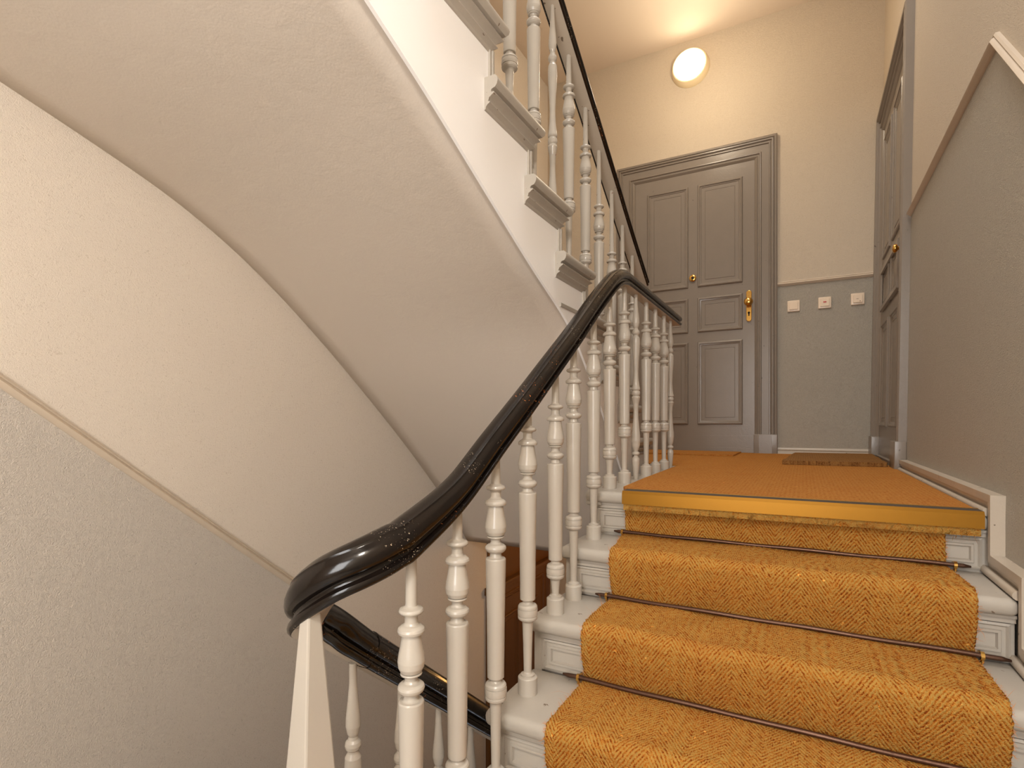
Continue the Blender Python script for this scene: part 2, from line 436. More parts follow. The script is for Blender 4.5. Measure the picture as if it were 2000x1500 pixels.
# ------------------------------------------------------------------ coir runner
def runner():
    path = []      # (y, z) centre line of the carpet top surface, from under the brass nosing downwards
    def arc(cy, cz, r, a0, a1, n=7):
        for k in range(n+1):
            a = math.radians(a0+(a1-a0)*k/n); path.append((cy+r*math.cos(a), cz+r*math.sin(a)))
    T = .011
    path.append((RY[0]-.022, ZL-.05)); path.append((RY[0]-.020, TZ[1]+.03)); path.append((RY[0]-.018, TZ[1]+T+.004))
    for i in range(1, 7):
        z = TZ[i]; ny = RY[i]-.042
        path.append((RY[i-1]-.045, z+T+.002))
        path.append((ny+.045, z+T+.004))
        arc(ny+.026, z+T-.030, .036, 90, 188)
        path.append((ny-.004, z-.075)); path.append((RY[i]-.026, TZ[i+1]+.030)); path.append((RY[i]-.020, TZ[i+1]+T+.004))
    P = np.array(path); seg = np.hypot(*np.diff(P, axis=0).T); S = np.concatenate([[0], np.cumsum(seg)])
    s = np.arange(0, S[-1], .006); y = np.interp(s, S, P[:, 0]); z = np.interp(s, S, P[:, 1])
    # soften the corners
    for _ in range(3):
        y[1:-1] = (y[:-2]+2*y[1:-1]+y[2:])/4; z[1:-1] = (z[:-2]+2*z[1:-1]+z[2:])/4
    ty, tz = np.gradient(y), np.gradient(z); L = np.hypot(ty, tz); nyy, nzz = tz/L, -ty/L
    nx = 160; ns = len(s); u = np.linspace(0, 1, nx)
    xl = np.interp(s, [0, .17, .30, 9], [-.606, -.604, -.578, -.572])+rng.normal(0, .0012, ns)
    xr = np.interp(s, [0, .17, .30, 9], [.372, .376, .386, .385])+rng.normal(0, .0012, ns)
    X = xl[:, None]+(xr-xl)[:, None]*u[None, :]
    tri = np.abs(((X+5) % .156)-.078)
    d = .0016*np.sin(2*PI*(s[:, None]-1.5*tri)/.0145)
    low = np.zeros_like(X)
    for k in range(9):
        fx, fs, ph = rng.uniform(8, 40), rng.uniform(8, 40), rng.uniform(0, 6)
        low += .0006*np.sin(fx*X+fs*s[:, None]+ph)
    d = d+low
    Y = y[:, None]+nyy[:, None]*d*1.0; Z = z[:, None]+nzz[:, None]*d
    top_ = np.stack([X, Y, Z], -1).reshape(-1, 3)
    Yb = y[:, None]-nyy[:, None]*.010+0*X; Zb = z[:, None]-nzz[:, None]*.010+0*X
    V = list(map(tuple, top_)); F = []
    idx = np.arange(ns*nx).reshape(ns, nx)
    q = np.stack([idx[:-1, :-1], idx[:-1, 1:], idx[1:, 1:], idx[1:, :-1]], -1).reshape(-1, 4)
    F = q.tolist(); n0 = len(V)
    # side walls
    eb = []
    for col_ in (0, nx-1):
        st = len(V); V += [(X[j, col_], Yb[j, col_], Zb[j, col_]) for j in range(ns)]
        F += [(int(idx[j, col_]), int(idx[j+1, col_]), st+j+1, st+j) for j in range(ns-1)]
    UV = np.stack([X, s[:, None]+0*X], -1).reshape(-1, 2).tolist()
    UV += [(X[j, 0]-.01, s[j]) for j in range(ns)]+[(X[j, -1]+.01, s[j]) for j in range(ns)]
    o = mesh('stair_runner', V, F, M['coir'], None, True, None, UV)
    tag(o, 'orange herringbone coir runner laid over the steps', 'carpet')
    # frayed fibres at both edges and over the surface
    mb = MB()
    for k in range(2600):
        j = int(rng.integers(4, ns-2)); edge = rng.random() < .62
        c = (0 if rng.random() < .6 else nx-1) if edge else int(rng.integers(0, nx))
        p = np.array([X[j, c], Y[j, c], Z[j, c]]); 
        nrm = np.array([0, nyy[j], nzz[j]]); tan = np.array([0, ty[j]/L[j], tz[j]/L[j]])
        side = np.array([(-1 if c < nx/2 else 1), 0, 0.]) if edge else np.array([rng.normal(), 0, 0])
        L1 = abs(rng.normal(0, .006))+.003
        if rng.random() < .02: L1 *= 3.5
        d1 = side*rng.uniform(.2, 1)+nrm*rng.uniform(.1, .8)+tan*rng.normal(0, .7); d1 /= np.linalg.norm(d1)
        d2 = d1+tan*rng.normal(0, .8)-nrm*.3; d2 /= np.linalg.norm(d2)
        a = p-nrm*rng.uniform(0, .006)*edge; b = a+d1*L1*.6; e = b+d2*L1*.6; wv = np.cross(d1, nrm); wv = wv/(np.linalg.norm(wv)+1e-6)*.00035
        mb.add([a-wv, a+wv, b+wv, b-wv, e], [(0, 1, 2, 3), (3, 2, 4)])
    f = mb.build('loose_fibres', M['fibre'], o); f['kind'] = 'stuff'
    return o
runner()

# ------------------------------------------------------------------ landing carpet and brass nosing
def grid_uv(o):
    me = o.data; L = me.uv_layers.new(name='UVMap'); wl = world_loc(o)
    for lp in me.loops:
        c = me.vertices[lp.vertex_index].co; L.data[lp.index].uv = (c.x+wl.x, c.y+wl.y)
yl = RY[0]-.02
poly = [(-.600, yl), (.452, yl+.01), (.452, 3.62), (.44, 4.985), (-2.25, 4.985), (-2.25, 3.42), (-.665, 3.40), (-.667, 3.2), (-.662, 2.9), (-.655, 2.5), (-.640, 2.12)]
o = MB().prism(poly, 'z', ZL+.0005, ZL+.011).build('landing_carpet', M['coir_flat'])
grid_uv(o); tag(o, 'flat orange coir carpet covering the landing behind the brass edge', 'carpet')
nos = tag(empty('stair_nosing', (-.07, 1.99, ZL-.035)), 'wide brass coloured metal nosing strip along the landing edge', 'nosing strip')
def skew(y, x): return y+.030*(x+.60)/1.05
def slanted(y0, y1, z0, z1, x0=-.600, x1=.456):
    V = [(x, skew(y, x), z) for x in (x0, x1) for y in (y0, y1) for z in (z0, z1)]
    return V, [(0,1,3,2),(4,6,7,5),(0,4,5,1),(2,3,7,6),(0,2,6,4),(1,5,7,3)]
mb = MB(); pr = [(1.968, -.306), (1.968, -.2665), (1.9755, -.2565), (1.980, -.2565), (1.980, -.264), (1.972, -.270), (1.972, -.306)]
V = [(x, skew(y, x), z) for x in (-.600, .456) for y, z in pr]; n_ = len(pr)
mb.add(V, [(k, (k+1) % n_, (k+1) % n_+n_, k+n_) for k in range(n_)]+[tuple(range(n_)), tuple(range(2*n_-1, n_-1, -1))])
mb.add(*slanted(2.034, 2.039, -.262, -.2555)); mb.build('metal_angle', M['gold'], nos)
mb = MB(); mb.add(*slanted(1.980, 2.034, -.268, -.2567)); mb.build('rubber_insert', M['rubber'], nos)
mb = MB(); mb.add(*slanted(1.980, 2.03, -.330, -.300, -.598, .450))
for k in range(500):
    x = rng.uniform(-.59, .445); y = skew(1.979, x); z = rng.uniform(-.335, -.31); l = rng.uniform(.004, .022)
    dx, dz = rng.normal(0, .010), -l
    mb.add([(x, y, z), (x+.0007, y, z), (x+dx*.5, y-rng.uniform(.001, .012), z+dz*.5), (x+dx, y-rng.uniform(0, .014), z+dz)], [(0, 1, 2), (1, 3, 2)])
mb.build('carpet_fringe', M['coir'], nos)['label'] = 'ragged orange coir edge under the strip'

# ------------------------------------------------------------------ stair rods
RODS = [(RY[0]-.036, TZ[1]+.020, -.645, .428), (RY[1]-.040, TZ[2]+.020, -.630, .452), (RY[2]-.040, TZ[3]+.020, -.640, .452), (RY[3]-.040, TZ[4]+.020, -.640, .452)]
names = ['dark metal stair rod directly below the landing riser', 'dark metal stair rod on the second step below the landing',
         'dark metal stair rod crossing the runner at the bottom right of the photo', 'lowest dark metal stair rod, nearest the camera']
for (y, z, x0, x1), lb in zip(RODS[:3], names):
    e = tag(empty('stair_rod', ((x0+x1)/2, y, z-.007)), lb, 'stair rod', 'stair rods holding the coir runner')
    n = 24; fr = []
    for k in range(n+1):
        x = x0+(x1-x0)*k/n; fr.append((x, y+.0015*math.sin(k*.7), z+.0012*math.sin(k*.9+1)))
    prof = [(.0065*math.cos(a*PI/5), .0065*math.sin(a*PI/5)) for a in range(10)]
    frs = []
    for k, p in enumerate(fr):
        sc_ = .45 if k in (0, n) else 1
        frs.append((p, Vector((0, 1, 0))*sc_, Vector((0, 0, 1))*sc_))
    frs.insert(1, ((x0+.018, y, z), Vector((0, 1, 0)), Vector((0, 0, 1)))); frs.insert(-1, ((x1-.018, y, z), Vector((0, 1, 0)), Vector((0, 0, 1))))
    MB().sweep(prof, frs).build('rod', M['rod'], e, True)
    for xb in ((-.612, .392) if z > -.5 else (-.590, .396)):
        mb = MB(); m = 16; ring = []
        for k in range(m):
            a = 2*PI*k/m; d = (0, math.cos(a), math.sin(a)); ring.append(((xb, y+.0085*d[1], z+.0085*d[2]), Vector((1, 0, 0)), Vector(d)))
        mb.sweep([(-.004, -.0015), (.004, -.0015), (.004, .0022), (-.004, .0022)], ring, True, True)
        mb.box(xb-.003, xb+.003, y, y+.03, z-.003, z+.003); mb.lathe([(.004, 0), (.004, .008)], (xb, y, z-.018), 10)
        mb.build('bracket', M['brass'], e, False)

# ------------------------------------------------------------------ balusters
# classical turned baluster, measured from the bottom of its socket; s = length of the thin stem, H = full height
def smooth_prof(p, n=3):
    return p
def prof_a(H, s, k=1.0):
    P = [(.028, 0), (.028, .047), (.0262, .049), (.022, .050), (.020, .051), (.020, .056), (.016, .058), (.013, .059)]
    z = .059
    P += [(.0115, z+.004), (.0130, z+s*.5), (.0155, z+s-.003), (.0180, z+s)]
    z += s
    P += [(.023, z+.002), (.0275, z+.006), (.0287, z+.011), (.0280, z+.0145), (.0265, z+.015), (.0265, z+.0165), (.0285, z+.017), (.0290, z+.026), (.0285, z+.035), (.0265, z+.0355), (.0265, z+.037), (.0282, z+.0375), (.0275, z+.043), (.0245, z+.047), (.0195, z+.049), (.0165, z+.051), (.0145, z+.054), (.0145, z+.060)]
    z += .060
    P += [(.0200, z+.0005), (.0218, z+.002), (.0235, z+.16), (.0262, z+.300), (.0262, z+.306), (.0245, z+.309), (.0190, z+.310), (.0160, z+.312), (.0140, z+.322)]
    z += .322
    P += [(.0150, z), (.0215, z+.003), (.0260, z+.008), (.0275, z+.013), (.0262, z+.018), (.0215, z+.022), (.0160, z+.024), (.0130, z+.028), (.0128, z+.034), (.0150, z+.038), (.0212, z+.0395), (.0222, z+.0415), (.0212, z+.0435), (.0170, z+.0445)]
    z += .045
    P += [(.0215, z+.001), (.0262, z+.010), (.0277, z+.022), (.0262, z+.034), (.0222, z+.055), (.0190, z+.076), (.0190, z+.0775), (.0265, z+.079), (.0280, z+.084), (.0265, z+.089), (.0205, z+.094), (.0160, z+.096), (.0135, z+.100), (.0130, z+.112), (.0150, z+.116), (.0215, z+.118), (.0248, z+.121), (.0252, z+.124), (.0235, z+.128), (.0165, z+.131), (.0125, z+.134), (.0120, z+.139)]
    z += .139
    P += [(.0118, z+.02), (.0105, H+.01)]
    return [(r*k, h) for r, h in P]
PB = [(.010, 0), (.0135, .04), (.0165, .075), (.0175, .092), (.0165, .104), (.0115, .112), (.0095, .116), (.0105, .119), (.0165, .123), (.0178, .128), (.0165, .133), (.0105, .138), (.0115, .145), (.0125, .146), (.017, .160), (.0205, .19), (.0200, .215), (.0165, .25), (.0125, .30), (.0112, .34), (.0135, .375), (.0185, .398), (.0198, .403), (.0185, .409), (.0155, .412), (.0192, .418), (.0198, .425), (.0192, .432), (.0155, .438), (.0192, .442), (.0196, .447), (.0165, .462), (.0130, .49), (.0115, .53), (.0135, .58), (.0180, .64), (.0192, .67), (.0180, .695), (.0125, .706), (.0120, .711), (.0165, .716), (.0182, .724), (.0165, .732), (.0115, .738), (.0098, .745), (.0130, .752), (.0165, .770), (.0160, .79), (.0120, .83), (.0090, .87), (.0085, .91)]
def prof_b(H, k=1.0):
    f = H/.91; return [(r*k, h*f) for r, h in PB[:-1]]+[(.0085*k, H+.01)]
def baluster(x, y, z0, zr, kind, s, parent, mat):
    H = zr-z0
    p = prof_a(H, s) if kind == 'A' else prof_b(H)
    # refine the profile so the turning reads round
    q = []
    for (r0, h0), (r1, h1) in zip(p, p[1:]):
        q.append((r0, h0)); L = math.hypot(r1-r0, h1-h0)
        if L > .0035:          # support loops keep the creases of the turning crisp
            e = .0007/L; q.append((r0+(r1-r0)*e, h0+(h1-h0)*e)); q.append((r1-(r1-r0)*e, h1-(h1-h0)*e))
    q.append(p[-1])
    mb = MB(); mb.lathe(q, (x, y, z0), 28)
    return shade(mb.build('baluster', mat, parent), 50)

# ------------------------------------------------------------------ handrails
RPROF = []
def rail_profile():
    P = [(-.031, 0), (.031, 0), (.035, .0015), (.0395, .006), (.0405, .012), (.0385, .0175), (.033, .020), (.0265, .0225), (.0245, .027), (.0255, .031), (.032, .034), (.0385, .038), (.0420, .045), (.0425, .054), (.0395, .065), (.0325, .0745), (.0250, .0800), (.0240, .0815), (.0225, .0850), (.0120, .0890), (0, .0905)]
    Q = [(-a, b) for a, b in P[2:-1]][::-1]
    return P+Q
HP = rail_profile()
def spline(pts, n=10):
    """Catmull-Rom through pts"""
    P = [Vector(p) for p in pts]; P = [P[0]*2-P[1]]+P+[P[-1]*2-P[-2]]; out = []
    for i in range(1, len(P)-2):
        for k in range(n):
            t = k/n; a, b, c, d = P[i-1:i+3]
            out.append(.5*((2*b)+(c-a)*t+(2*a-5*b+4*c-d)*t*t+(3*b-a-3*c+d)*t**3))
    out.append(P[-2]); return out
def handrail(pts, parent, n=10, sa=.78, sb=.75, wreath=0, name='handrail'):
    C_ = spline(pts, n); fr = []
    for k, p in enumerate(C_):
        T = (C_[min(k+1, len(C_)-1)]-C_[max(k-1, 0)]).normalized()
        N = T.cross(Vector((0, 0, 1))); N = N.normalized() if N.length > 1e-4 else Vector((1, 0, 0))
        B = N.cross(T).normalized()
        k_ = 1+wreath*min(1, max(0, (1.06-p.y)/.26)); fr.append((p, N*sa*(1+(k_-1)*.4), B*sb*k_))
    mb = MB(); mb.sweep(HP, fr, ifun=lambda k: 1 if k == 0 else 0)
    o = mb.build(name, [M['rail'], M['skirt']], parent, True)
    return shade(o, 40)

def rz(y, pts):
    return float(np.interp(y, [p[0] for p in pts], [p[1] for p in pts]))
XB = -.70
mid = tag(empty('stair_railing', (XB, 1.8, TZ[5])), 'railing with white turned balusters and black handrail beside the orange runner and landing', 'railing', 'stairwell railings')
low_ = tag(empty('stair_railing', (-.90, 1.2, -1.6)), 'lower railing descending behind and below the nearest white balusters', 'railing', 'stairwell railings')
upp = tag(empty('stair_railing', (-.91, 2.4, ZL)), 'upper railing rising along the moulded tread ends of the overhead flight', 'railing', 'stairwell railings')
# underside heights of the middle rail by y
MR = [(.70, -.345), (.86, -.264), (1.025, -.192), (1.198, -.080), (1.383, .038), (1.562, .156), (1.745, .276), (1.937, .408), (2.127, .530), (2.22, .578), (2.29, .598), (2.38, .605), (2.7, .605), (3.45, .605)]
pm = [(-.900, .925, -.566), (-.900, .865, -.518), (-.898, .808, -.473), (-.880, .757, -.437), (-.846, .724, -.402), (-.800, .711, -.362), (-.754, .724, -.324), (-.720, .757, -.300), (-.703, .808, -.281)]
pm += [(XB, y, z) for y, z in MR[1:]]
handrail(pm, mid, 8, wreath=.24)
low_pts = [(-.900, .915, -.560), (-.900, 1.30, -.868), (-.900, 2.2, -1.588), (-.900, 3.2, -2.388)]
handrail(low_pts, low_, 8, .85, .90)
B_MID = [(.86, 'A', .129, 5), (1.025, 'A', .063, 4), (1.200, 'A', .172, 4), (1.383, 'A', .150, 3), (1.580, 'A', .050, 2), (1.735, 'A', .180, 2), (1.937, 'A', .132, 1),
         (2.127, 'A', .060, 0), (2.335, 'A', .143, 0), (2.52, 'B', 0, 0), (2.71, 'A', .16, 0), (2.90, 'A', .16, 0), (3.10, 'A', .16, 0), (3.27, 'B', 0, 0)]
for y, kd, s, ti in B_MID:
    baluster(XB, y, TZ[ti], rz(y, MR), kd, s, mid, M['baluster'])
# tapered square post under the turn of the rail
mb = MB(); c = (-.805, .698)
def sq(r, z, rot): return [(c[0]+r*math.cos(rot+k*PI/2), c[1]+r*math.sin(rot+k*PI/2), z) for k in range(4)]
rot = math.radians(-53)
V = sq(.019, -.350, rot)+sq(.052, -.72, rot)+sq(.085, -1.46, rot)
mb.add(V, [(0,1,2,3), (0,1,5,4),(1,2,6,5),(2,3,7,6),(3,0,4,7),(4,5,9,8),(5,6,10,9),(6,7,11,10),(7,4,8,11),(11,10,9,8)])
o = mb.build('newel_post', M['baluster'], mid); bv = o.modifiers.new('edge', 'BEVEL'); bv.width = .004; bv.segments = 2
# lower flight balusters
for k, y in enumerate((.90, 1.065, 1.225, 1.39, 1.56, 1.73, 1.90)):
    zr = rz(y, [(p[1], p[2]) for p in low_pts])+.004
    baluster(-.900, y, zr-.86, zr, 'B', 0, low_, M['baluster'])
# upper railing
UR = [(1.40, 2.085), (1.648, 1.930), (1.838, 1.812), (2.003, 1.709), (2.182, 1.603), (2.388, 1.478), (2.581, 1.358), (2.785, 1.233), (2.979, 1.111), (3.185, .990), (3.40, .865)]
def zup(y): return rz(y, UR)
handrail([(-.905, y, z) for y, z in [(-.2, 3.08), (.5, 2.65), (1.0, 2.34)]+UR], upp, 4, 1.02, .60)
RK = lambda k: 1.975+.267*(6-k)
UZ = lambda k: -.288+.192*k
for y, kd, s, k in [(1.13, 'A', .15, 9), (1.30, 'A', .15, 8), (1.48, 'B', 0, 8), (1.648, 'A', .120, 7), (1.838, 'A', .210, 6), (2.014, 'B', 0, 5), (2.187, 'A', .190, 5), (2.392, 'A', .210, 4), (2.581, 'A', .19, 3), (2.785, 'A', .20, 2), (2.979, 'A', .20, 2), (3.178, 'A', .2, 1)]:
    zt = zup(y)
    if kd == 'A' and zt-UZ(k)-.059-s-.566 < .03: s = max(.03, zt-UZ(k)-.059-.566-.05)
    baluster(-.905, y, UZ(k)-.004, zt, kd, s, upp, M['baluster'])

# ------------------------------------------------------------------ upper flight
up = tag(empty('staircase', (-1.6, 2.3, ZL)), 'overhead flight with white string, moulded tread ends and plastered underside', 'staircase')
XS = -.86
SC = [(-.3, 1.36), (.3, 1.21), (.6, 1.09), (.907, .950), (.975, .924), (1.118, .868), (1.290, .780), (1.358, .748), (1.583, .640), (1.780, .546), (2.019, .450), (2.129, .394), (2.40, .16), (2.70, -.13), (3.0, -.44), (3.3, -.76), (3.50, -.92)]
WC = [(-.3, 1.40), (.3, 1.24), (.6, 1.155), (.741, 1.109), (.951, 1.045), (1.270, .938), (1.540, .805), (1.814, .628), (2.147, .375), (2.40, .165), (2.561, .030), (2.809, -.187), (3.152, -.510), (3.35, -.72), (3.50, -.92)]
ys = np.linspace(-.3, 3.5, 90)
def smooth_curve(C_):
    z = np.interp(ys, [c[0] for c in C_], [c[1] for c in C_])
    for _ in range(10): z[1:-1] = (z[:-2]+2*z[1:-1]+z[2:])/4
    return z
zs_, zw_ = smooth_curve(SC), smooth_curve(WC)
V = []; F = []; nx = 14
for j, y in enumerate(ys):
    for k in range(nx+1):
        u = k/nx; V.append((XS-.008+(XLW-XS+.008)*u, y, zs_[j]+.006*0+(zw_[j]-zs_[j])*(u**.8)))
for j in range(len(ys)-1):
    for k in range(nx):
        a = j*(nx+1)+k; F.append((a, a+1, a+nx+2, a+nx+1))
n0 = len(V)
V += [(x, y, z+.04) for x, y, z in V]; F += [tuple(q+n0 for q in f) for f in F[:]]
# close the rim
rim = [(j*(nx+1), (j+1)*(nx+1)) for j in range(len(ys)-1)]+[(j*(nx+1)+nx, (j+1)*(nx+1)+nx) for j in range(len(ys)-1)]+[(k, k+1) for k in range(nx)]+[((len(ys)-1)*(nx+1)+k, (len(ys)-1)*(nx+1)+k+1) for k in range(nx)]
F += [(a, b, b+n0, a+n0) for a, b in rim]
mesh('soffit', V, F, M['soffit'], up, True)
# white string
pts = []
for k in range(1, 11):
    pts += [(RK(k), UZ(k-1)-.045 if k > 1 else -.36), (RK(k), UZ(k)-.045)]
pts += [(RK(11)-.05, UZ(10)-.045), (-.3, 1.64)]
low_edge = [(float(y), float(z)-.004) for y, z in zip(ys, zs_)][::1]
low_edge = [p for p in low_edge if p[0] < 3.3]
n = len(low_edge)
# as strips between the stepped top and the curved bottom, so that the outline stays clean
def top_at(y, side):
    if y >= RK(1): return -.36
    if y <= RK(10)-.267: return 1.62
    k = int(math.floor((RK(1)-y)/.267+ (1e-6 if side > 0 else -1e-6)))+1
    return UZ(min(k, 10))-.045
ybr = sorted(set([round(float(y), 4) for y in ys if y < 3.31]+[round(RK(k), 4) for k in range(1, 11)]))
mb = MB()
for a, b in zip(ybr, ybr[1:]):
    m = (a+b)/2; t = top_at(m, 0); za = float(np.interp(a, ys, zs_))-.004; zb = float(np.interp(b, ys, zs_))-.004
    if t <= max(za, zb): continue
    mb.prism([(a, za), (b, zb), (b, t), (a, t)], 'x', XS-.010, XS)
o = mb.build('side_string', M['string'], up)
bmx = bmesh.new(); bmx.from_mesh(o.data); bmesh.ops.remove_doubles(bmx, verts=bmx.verts[:], dist=1e-5); bmx.to_mesh(o.data); bmx.free()
MB().box(XS-.002, XS+.006, 1.985, 2.215, .466, .480).build('string_moulding', M['stair'], up)
# treads with moulded returns
TM = [(0, 0), (.034, 0), (.0405, -.003), (.0455, -.010), (.047, -.019), (.0445, -.030), (.038, -.038), (.027, -.041), (.024, -.044), (.024, -.050), (.033, -.0505), (.034, -.054), (.027, -.058), (.019, -.064), (.0145, -.072), (.0135, -.076), (.0195, -.0765), (.0195, -.080), (.012, -.084), (.006, -.090), (.004, -.098), (0, -.100)]
for k in range(1, 11):
    z = UZ(k); y0 = RK(k+1)-.036; y1 = RK(k)+.036
    if k == 10: y0 = .0
    tr = shade(MB().box(XLW+.002, XS+.003, y0+.04, y1-.004, z-.045, z, .012).build('tread', M['stair'], up), 60)
    mb = MB()
    mb.sweep([(a, b) for a, b in TM], [((XS, y0, z), Vector((1, 0, 0)), Vector((0, 0, 1))), ((XS, RK(k)+.002, z), Vector((1, .0, 0)), Vector((0, 0, 1))), ((XS-.003, RK(k)-.008, z), Vector((1, 1, 0)), Vector((0, 0, 1))), ((XLW+.003, RK(k)-.008, z), Vector((0, 1, 0)), Vector((0, 0, 1)))][:2]+[((XS, RK(k)-.006, z), Vector((1, 1, 0)), Vector((0, 0, 1))), ((XLW+.003, RK(k)-.006, z), Vector((0, 1, 0)), Vector((0, 0, 1)))])
    shade(mb.build('tread_moulding', M['stair'], tr), 28)
    zb = (UZ(k-1) if k > 1 else ZL)
    ri = MB().box(XLW+.002, XS-.004, RK(k)-.012, RK(k), zb, z-.044).build('riser', M['stair'], up)
    mb = MB(); mb.box(XS-.006, XS+.008, RK(k)-.014, RK(k)-.004, zb, z-.094); mb.box(XS-.006, XS+.013, RK(k)-.004, RK(k)+.004, zb, z-.094); mb.box(XS-.006, XS+.006, RK(k)+.004, RK(k)+.010, zb, z-.094)
    mb.build('riser_moulding', M['stair'], ri)

# lower flight, mostly hidden below the frame
lo = tag(empty('staircase', (-1.6, 2.5, -4.05)), 'lower flight of stairs descending behind the near balusters', 'staircase')
mb = MB()
for k in range(13):
    y = .90+.24*k; z = -1.46-.2*(k+1)
    mb.box(-2.29, -.86, y, y+.27, max(z-.22, -4.06), z)
mb.build('steps', M['stair'], lo)

# ------------------------------------------------------------------ doors
def moulded_casing(mb, x0, x1, z0, ztop, wd, pl, axis, sgn, prof):
    """three-sided casing: left jamb, head, right jamb; x0/x1 are the OUTER edges. prof [(inward, out)]"""
    c = [(x0, z0, 1, 0), (x0, ztop, 1, -1), (x1, ztop, -1, -1), (x1, z0, -1, 0)]
    n = len(prof); V = []; F = []
    for (x, z, dx, dz) in c:
        for a, b in prof:
            V.append((x+dx*a, pl+sgn*b, z+dz*a) if axis == 'y' else (pl+sgn*b, x+dx*a, z+dz*a))
    for j in range(3):
        for k in range(n-1): F.append((j*n+k, j*n+k+1, (j+1)*n+k+1, (j+1)*n+k))
    F.append(tuple(range(n))); F.append(tuple(3*n+k for k in range(n)))
    mb.add(V, F)
CP = [(0, 0), (0, .030), (.010, .036), (.020, .034), (.024, .026), (.030, .034), (.040, .036), (.046, .024), (.052, .022), (.056, .028), (.062, .028), (.066, .018), (.120, .016), (.126, .024), (.134, .026), (.140, .016), (.150, .014), (.156, .020), (.164, .014), (.174, .004), (.175, 0)]
PP = [(0, 0), (.004, .010), (.010, .014), (.018, .013), (.022, .006), (.030, .004), (.034, .0), (.034, -.004), (.060, -.004), (.064, 0.003), (.068, -.003), (.069, -.010), (0, -.010)]
def panel_set(mb, cols, rows, pl, axis, sgn):
    for (x0, x1) in cols:
        for (z0, z1) in rows:
            moulding_frame(mb, x0, x1, z0, z1, pl, PP, axis, sgn)
            if axis == 'y': mb.box(x0+.064, x1-.064, pl-.001 if sgn < 0 else pl-.004, pl+.004 if sgn < 0 else pl+.001, z0+.064, z1-.064)
# door in the far wall
d = structure(empty('door_1', (-.88, YF, ZL)))
mb = MB(); moulded_casing(mb, -1.568, -.193, ZL, 2.405, .175, YF, 'y', -1, CP)
for x0, x1 in ((-1.572, -1.384), (-.376, -.188)):
    mb.box(x0+.004, x1-.004, YF-.046, YF, ZL, ZL+.170, .005); mb.box(x0+.045, x1-.045 , YF-.050, YF, ZL, ZL+.165)
shade(mb.build('door_casing', M['door'], d), 30)
lf = MB().box(-1.392, -.368, YF-.004, YF+.03, ZL, 2.235).box(-1.392, -.368, YF-.012, YF, ZL, ZL+.05).box(-1.392, -.368, YF-.008, YF, ZL+.05, ZL+.155).build('door_leaf', M['door'], d)
cols = [(-1.281, -.912), (-.832, -.461)]; rows = [(1.203, 2.112), (.800, 1.110), (-.018, .715)]
mb = MB(); panel_set(mb, cols, rows, YF-.004, 'y', -1)
shade(mb.build('door_panels', M['door'], lf), 25)
# handle
h = MB()
pts = []
for k in range(13):
    a = PI*k/12; pts.append((-.4115+.0215*math.cos(a), 1.105+.022*math.sin(a)))
for k in range(13):
    a = PI+PI*k/12; pts.append((-.4115+.0215*math.cos(a), .882+.022*math.sin(a)))
h.prism(pts, 'y', YF-.016, YF-.003)
hp = h.build('handle_plate', M['brass'], lf); bv = hp.modifiers.new('edge', 'BEVEL'); bv.width = .004; bv.segments = 3
shade(MB().lathe([(.012, 0), (.012, -.022), (.022, -.028), (.033, -.040), (.036, -.052), (.033, -.064), (.022, -.073), (.008, -.076)], (-.4115, YF-.015, 1.020), 24, 0, 'y').build('knob', M['brass'], hp), 60)
MB().lathe([(.009, 0), (.009, -.003)], (-.4115, YF-.016, .935), 16, 0, 'y').box(-.4165, -.4065, YF-.019, YF-.016, .908, .935).build('keyhole', M['dark'], hp)
shade(MB().lathe([(.030, 0), (.030, -.006), (.024, -.011), (.014, -.012), (.013, -.008)], (-.872, YF-.012, 1.288), 24, 0, 'y').build('peephole', M['brass'], lf), 40)
MB().lathe([(.011, 0), (.011, -.002)], (-.872, YF-.0215, 1.288), 16, 0, 'y').build('lens', M['dark'], lf)

# door in the right wall, seen edge on
d2 = structure(empty('door_2', (XW, 4.3, ZL)))
mb = MB(); CP2 = [(a, b*1.28) for a, b in CP]
moulded_casing(mb, 3.636, 4.985, ZL, 2.335, .175, XW, 'x', -1, CP2)
for y0, y1 in ((3.630, 3.815), (4.805, 4.985)): mb.box(XW-.056, XW, y0, y1, ZL, ZL+.165, .004)
shade(mb.build('door_casing', M['door'], d2), 30)
lf2 = MB().box(XW-.008, XW+.02, 3.80, 4.82, ZL+.02, 2.17).box(XW-.030, XW, 3.81, 4.81, ZL, ZL+.03).build('door_leaf', M['door'], d2)
mb = MB(); panel_set(mb, [(3.90, 4.26), (4.36, 4.72)], [(1.18, 2.06), (.80, 1.10), (-.03, .71)], XW-.008, 'x', -1)
moulding_frame(mb, 3.90, 4.72, .80, 1.10, XW-.016, [(0, 0), (.004, .012), (.03, .012), (.034, 0)], 'x', -1)
shade(mb.build('door_panels', M['door'], lf2), 25)
hp2 = MB().box(XW-.020, XW-.006, 3.835, 3.875, .86, 1.16, .004).build('handle_plate', M['brass'], lf2)
shade(MB().lathe([(.010, 0), (.010, -.012), (.022, -.018), (.026, -.028), (.020, -.036), (.006, -.040)], (XW-.020, 3.840, 1.02), 20, 0, 'x').build('knob', M['brass'], hp2), 60)
lean(d2)

